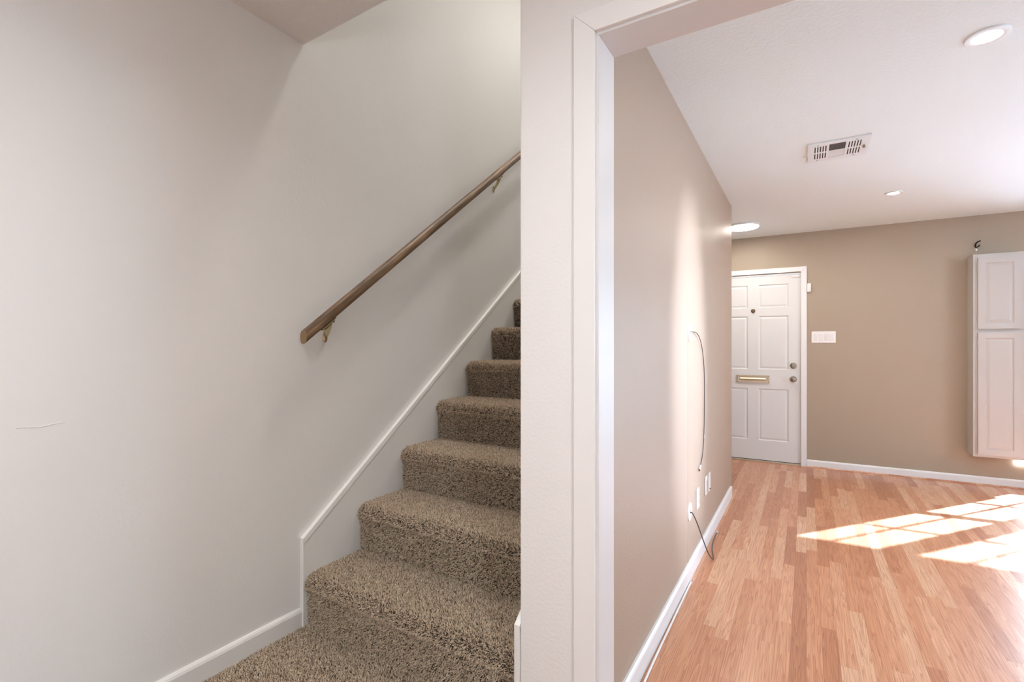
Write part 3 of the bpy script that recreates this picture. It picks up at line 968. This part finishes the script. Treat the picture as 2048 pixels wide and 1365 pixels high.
# stringers (skirt boards) with their bead
def stringer(x0, x1, yf, side, m):
    sl = 0.745
    z0 = LAND
    ztop = 0.497
    yend = 4.45
    ztop2 = ztop + sl * (yend - yf)
    bm = BM()
    prism(bm, [(yf - stO.y, z0 - 0.05 - stO.z), (yf - stO.y, ztop - stO.z), (yend - stO.y, ztop2 - stO.z), (yend - stO.y, ztop2 - 0.6 - stO.z), (yf + 0.3 - stO.y, z0 - 0.05 - stO.z)], 0, x0 - stO.x, x1 - stO.x)
    bmesh.ops.bevel(bm, geom=bm.edges[:], offset=0.002, segments=2, profile=.5, affect='EDGES', clamp_overlap=True)
    s = link('stringer', bm, m, st)
    # flat moulding capping the board, down its front edge and up the slope
    bm = BM()
    e = 0.004
    a, b = (x0, x1 + 0.003) if side > 0 else (x0 - 0.003, x1)
    h = 0.021
    prism(bm, [(yf - stO.y, ztop - h - stO.z), (yf - e - stO.y, ztop + 0.004 - stO.z), (yend - stO.y, ztop2 + 0.006 - stO.z), (yend - stO.y, ztop2 + 0.006 - h - stO.z), (yf + 0.004 - stO.y, ztop - h + 0.004 - stO.z)], 0, a - stO.x, b - stO.x)
    prism(bm, [(yf - e - stO.y, z0 - stO.z), (yf - e - stO.y, ztop + 0.002 - stO.z), (yf + 0.002 - stO.y, ztop - 0.006 - stO.z), (yf + 0.002 - stO.y, z0 - stO.z)], 0, a - stO.x, b - stO.x)
    bmesh.ops.bevel(bm, geom=bm.edges[:], offset=0.0012, segments=2, profile=.5, affect='EDGES', clamp_overlap=True)
    link('cap_moulding', bm, 'bead' if side > 0 else m, s)
stringer(-1.7103, -1.694, 1.228, 1, 'white_wall')
stringer(-0.677, -0.6627, 1.146, -1, 'white_pier')

# carpeted landing
bm = BM()
nx, ny = 96, 92
X0, X1, Y0 = -1.706, -0.560, 0.15
def Yb(x): return (1.262 + ytilt(x)) if x < -0.664 else 1.138
g = []
for j in range(ny + 1):
    row = []
    for i in range(nx + 1):
        x = X0 + (X1 - X0) * i / nx
        y = Y0 + (Yb(x) - Y0) * j / ny
        row.append(bm.verts.new((x, y, LAND - 0.002 + lump((x, y, 0)))))
    g.append(row)
for j in range(ny):
    for i in range(nx):
        bm.faces.new((g[j][i], g[j][i + 1], g[j + 1][i + 1], g[j + 1][i]))
lo = link('floor_landing', bm, 'raw_carpet', smooth=True)
structure(lo, 'taupe carpet on the landing at the foot of the stairs', 'carpet')
md = pile_on(lo, DENS, seed=50)
md.particle_system.settings.material = len(lo.data.materials)
bm = BM(); box(bm, -1.711, -0.565, 0.155, 1.13, 0.0, LAND - 0.0085)
box(bm, -1.711, -0.664, 1.13, 1.26, 0, LAND - 0.0085)
structure(link('floor_platform', bm, 'raw_carpet', kind='structure'), 'raised platform under the carpeted landing', 'platform')
# tiny fleck of lint on the landing carpet
bm = BM(); bmesh.ops.create_icosphere(bm, subdivisions=1, radius=0.0028)
tag(link('lint', bm, 'plastic', loc=(-1.185, 1.058, LAND + 0.004)), 'tiny white fleck of lint on the landing carpet', 'lint')

# ================================================================== HANDRAIL
hr = thing('handrail', 'worn brown wooden handrail sloping up the white wall', 'handrail', (-1.642, 1.19, 1.292))
HO = Vector((-1.642, 1.19, 1.292))
SLH = 0.757
bm = BM()
N = 22
def rail_ring(y):
    z = (y - 1.19) * SLH
    ring = []
    for k in range(N):
        a = 2 * PI * k / N
        # slightly flattened sides, plumb cut
        cx_, cz_ = math.cos(a), math.sin(a)
        ex = 0.0195 * (abs(cx_) ** 0.8) * (1 if cx_ >= 0 else -1)
        ez = 0.0265 * (abs(cz_) ** 0.9) * (1 if cz_ >= 0 else -1)
        ring.append(bm.verts.new((ex, y - 1.19, z + ez)))
    return ring
ys = [1.19 + (4.3 - 1.19) * i / 40 for i in range(41)]
rs = [rail_ring(y) for y in ys]
for a, b in zip(rs, rs[1:]):
    for i in range(N):
        bm.faces.new((a[i], a[(i + 1) % N], b[(i + 1) % N], b[i]))
f1 = bm.faces.new(rs[0]); f1.material_index = 1
f2 = bm.faces.new(rs[-1]); f2.material_index = 1
bmesh.ops.recalc_face_normals(bm, faces=bm.faces[:])
ro = link('rail', bm, ['rail', 'rail_end'], hr, smooth=True)
def bracket(y, m='brass'):
    z = (y - 1.19) * SLH
    zb = z - 0.031
    yl = y - 1.19
    wy, wz = yl + 0.043, zb - 0.048
    bm = BM()
    lathe(bm, [(0, -0.0685), (0.017, -0.0685), (0.017, -0.065), (0.012, -0.062), (0, -0.062)], 20, (0, wy, wz), 'x', sx=0.62, sy=1.25)
    br = link('bracket', bm, m, hr, smooth=True)
    br['label'] = 'brass handrail bracket'
    bm = BM()
    secs = []
    for t in (0, 0.15, 0.35, 0.55, 0.75, 0.9, 1.0):
        px = -0.0635 * (1 - t) ** 1.3
        cy_ = wy + (yl - wy) * t
        cz_ = wz + 0.002 + (zb - 0.002 - wz) * t ** 1.2
        hw = 0.0055 + 0.015 * t ** 1.2
        th = 0.004
        secs.append([bm.verts.new(p) for p in ((px - th, cy_ - hw, cz_ - hw * SLH * t), (px + th, cy_ - hw, cz_ - hw * SLH * t - 0.002), (px + th * 1.6, cy_, cz_ - 0.003), (px + th, cy_ + hw, cz_ + hw * SLH * t - 0.002), (px - th, cy_ + hw, cz_ + hw * SLH * t))])
    for A, B in zip(secs, secs[1:]):
        for k in range(5):
            bm.faces.new((A[k], A[(k + 1) % 5], B[(k + 1) % 5], B[k]))
    bm.faces.new(secs[0]); bm.faces.new(secs[-1])
    bmesh.ops.recalc_face_normals(bm, faces=bm.faces[:])
    link('arm', bm, m, br, smooth=True)
    bm = BM()
    prism(bm, [(yl - 0.030, zb - 0.030 * SLH - 0.001), (yl + 0.036, zb + 0.036 * SLH - 0.001), (yl + 0.036, zb + 0.036 * SLH + 0.004), (yl - 0.030, zb - 0.030 * SLH + 0.004)], 0, -0.010, 0.010)
    link('saddle', bm, m, br)
    bm = BM(); lathe(bm, [(0, 0.003), (0.0058, 0.003), (0.0058, -0.006), (0.0035, -0.009), (0, -0.009)], 12, (0, yl + 0.030, zb + 0.030 * SLH - 0.003))
    link('screw', bm, 'dark_brass', br, smooth=True)
bracket(1.298); bracket(2.575); bracket(3.95)

# ================================================================== LAMPS OF THE HALL AND UPPER FLOOR (out of view, some added as fill)
def flush_lamp(loc, label, energy, r, col, spread=180):
    t = thing('flush_light', label, 'ceiling light', loc)
    bm = BM(); lathe(bm, [(0, 0), (r + 0.01, 0), (r + 0.01, -0.02), (r, -0.022)], 40)
    link('base', bm, 'trim', t, smooth=True)
    bm = BM(); lathe(bm, [(r, -0.022), (r * 0.9, -0.045), (r * 0.6, -0.062), (0, -0.07)], 40)
    link('lens', bm, 'lamp_warm', t, smooth=True)
    light('flush_lamp', 'AREA', (loc[0], loc[1], loc[2] - 0.075), energy, col, shape='DISK', size=2 * r, spread=math.radians(spread))
flush_lamp((-0.42, -0.12, H), 'round frosted ceiling light over the hall above the camera', 14.5, 0.14, (0.97, 0.985, 1.0), 160)
flush_lamp((-0.3, -1.3, H), 'added round fill light on the ceiling at the back of the hall', 6, 0.16, (0.96, 0.985, 1.0))  # added fill so the pier is lit evenly to its top
flush_lamp((-0.80, 2.30, 5.12), 'round frosted ceiling light high over the upper stairs', 16, 0.22, (1, 0.96, 0.91), 88)
flush_lamp((-0.9, 5.0, 5.12), 'added round fill light over the upper landing', 50, 0.16, (1, 0.95, 0.89), 130)  # added second source to even out the light on the stair wall

# spotlight added out of view to make the bright streak on the beige wall
sp = Vector((2.6, 2.2, H))
aim = Vector((-0.549, 2.84, 1.14))
spt = thing('streak_light', 'added unseen spotlight on the right side of the living room', 'streak_light', sp)
bm = BM(); lathe(bm, [(0, 0), (0.05, 0), (0.05, -0.018), (0, -0.018)], 32)
link('mount', bm, 'trim', spt, smooth=True)
dr = (aim - (sp + Vector((0, 0, -0.09)))).normalized()
bm = BM(); tube(bm, [Vector((0, 0, -0.018)), Vector((0, 0, -0.06))], 0.008, 12)
link('stem', bm, 'trim', spt, smooth=True)
bm = BM(); c0 = Vector((0, 0, -0.09))
tube(bm, [c0 - dr * 0.05, c0 - dr * 0.045, c0 + dr * 0.05], 0.035, 28, rfun=lambda t: 0.025 + 0.012 * t)
link('lamp_head', bm, 'trim', spt, smooth=True)
lt = light('streak_spot', 'SPOT', sp + c0 + dr * 0.056, 900, (0.86, 0.95, 1.15), dr.to_track_quat('-Z', 'Y').to_euler(), spot_size=math.radians(38), spot_blend=1.0, shadow_soft_size=0.02)
lt.scale = (0.50, 1.0, 1.0)

# fill lamp added out of view right of the camera to light the hall
fl = thing('fill_lamp', 'added fill lamp with a lit opal globe beside the camera', 'fill lamp', (0.85, -0.30, 0))
bm = BM(); lathe(bm, [(0, 0), (0.13, 0), (0.13, 0.012), (0.11, 0.02), (0.02, 0.028), (0, 0.03)], 40)
link('base', bm, 'pewter', fl, smooth=True)
bm = BM(); tube(bm, [Vector((0, 0, 0.02)), Vector((0, 0, 0.7)), Vector((0, 0, 1.40))], 0.010, 14)
link('pole', bm, 'pewter', fl, smooth=True)
bm = BM(); bmesh.ops.create_uvsphere(bm, u_segments=36, v_segments=20, radius=0.125, matrix=Matrix.Translation((0, 0, 1.51)))
link('lamp_shade', bm, 'fill_globe', fl, smooth=True)
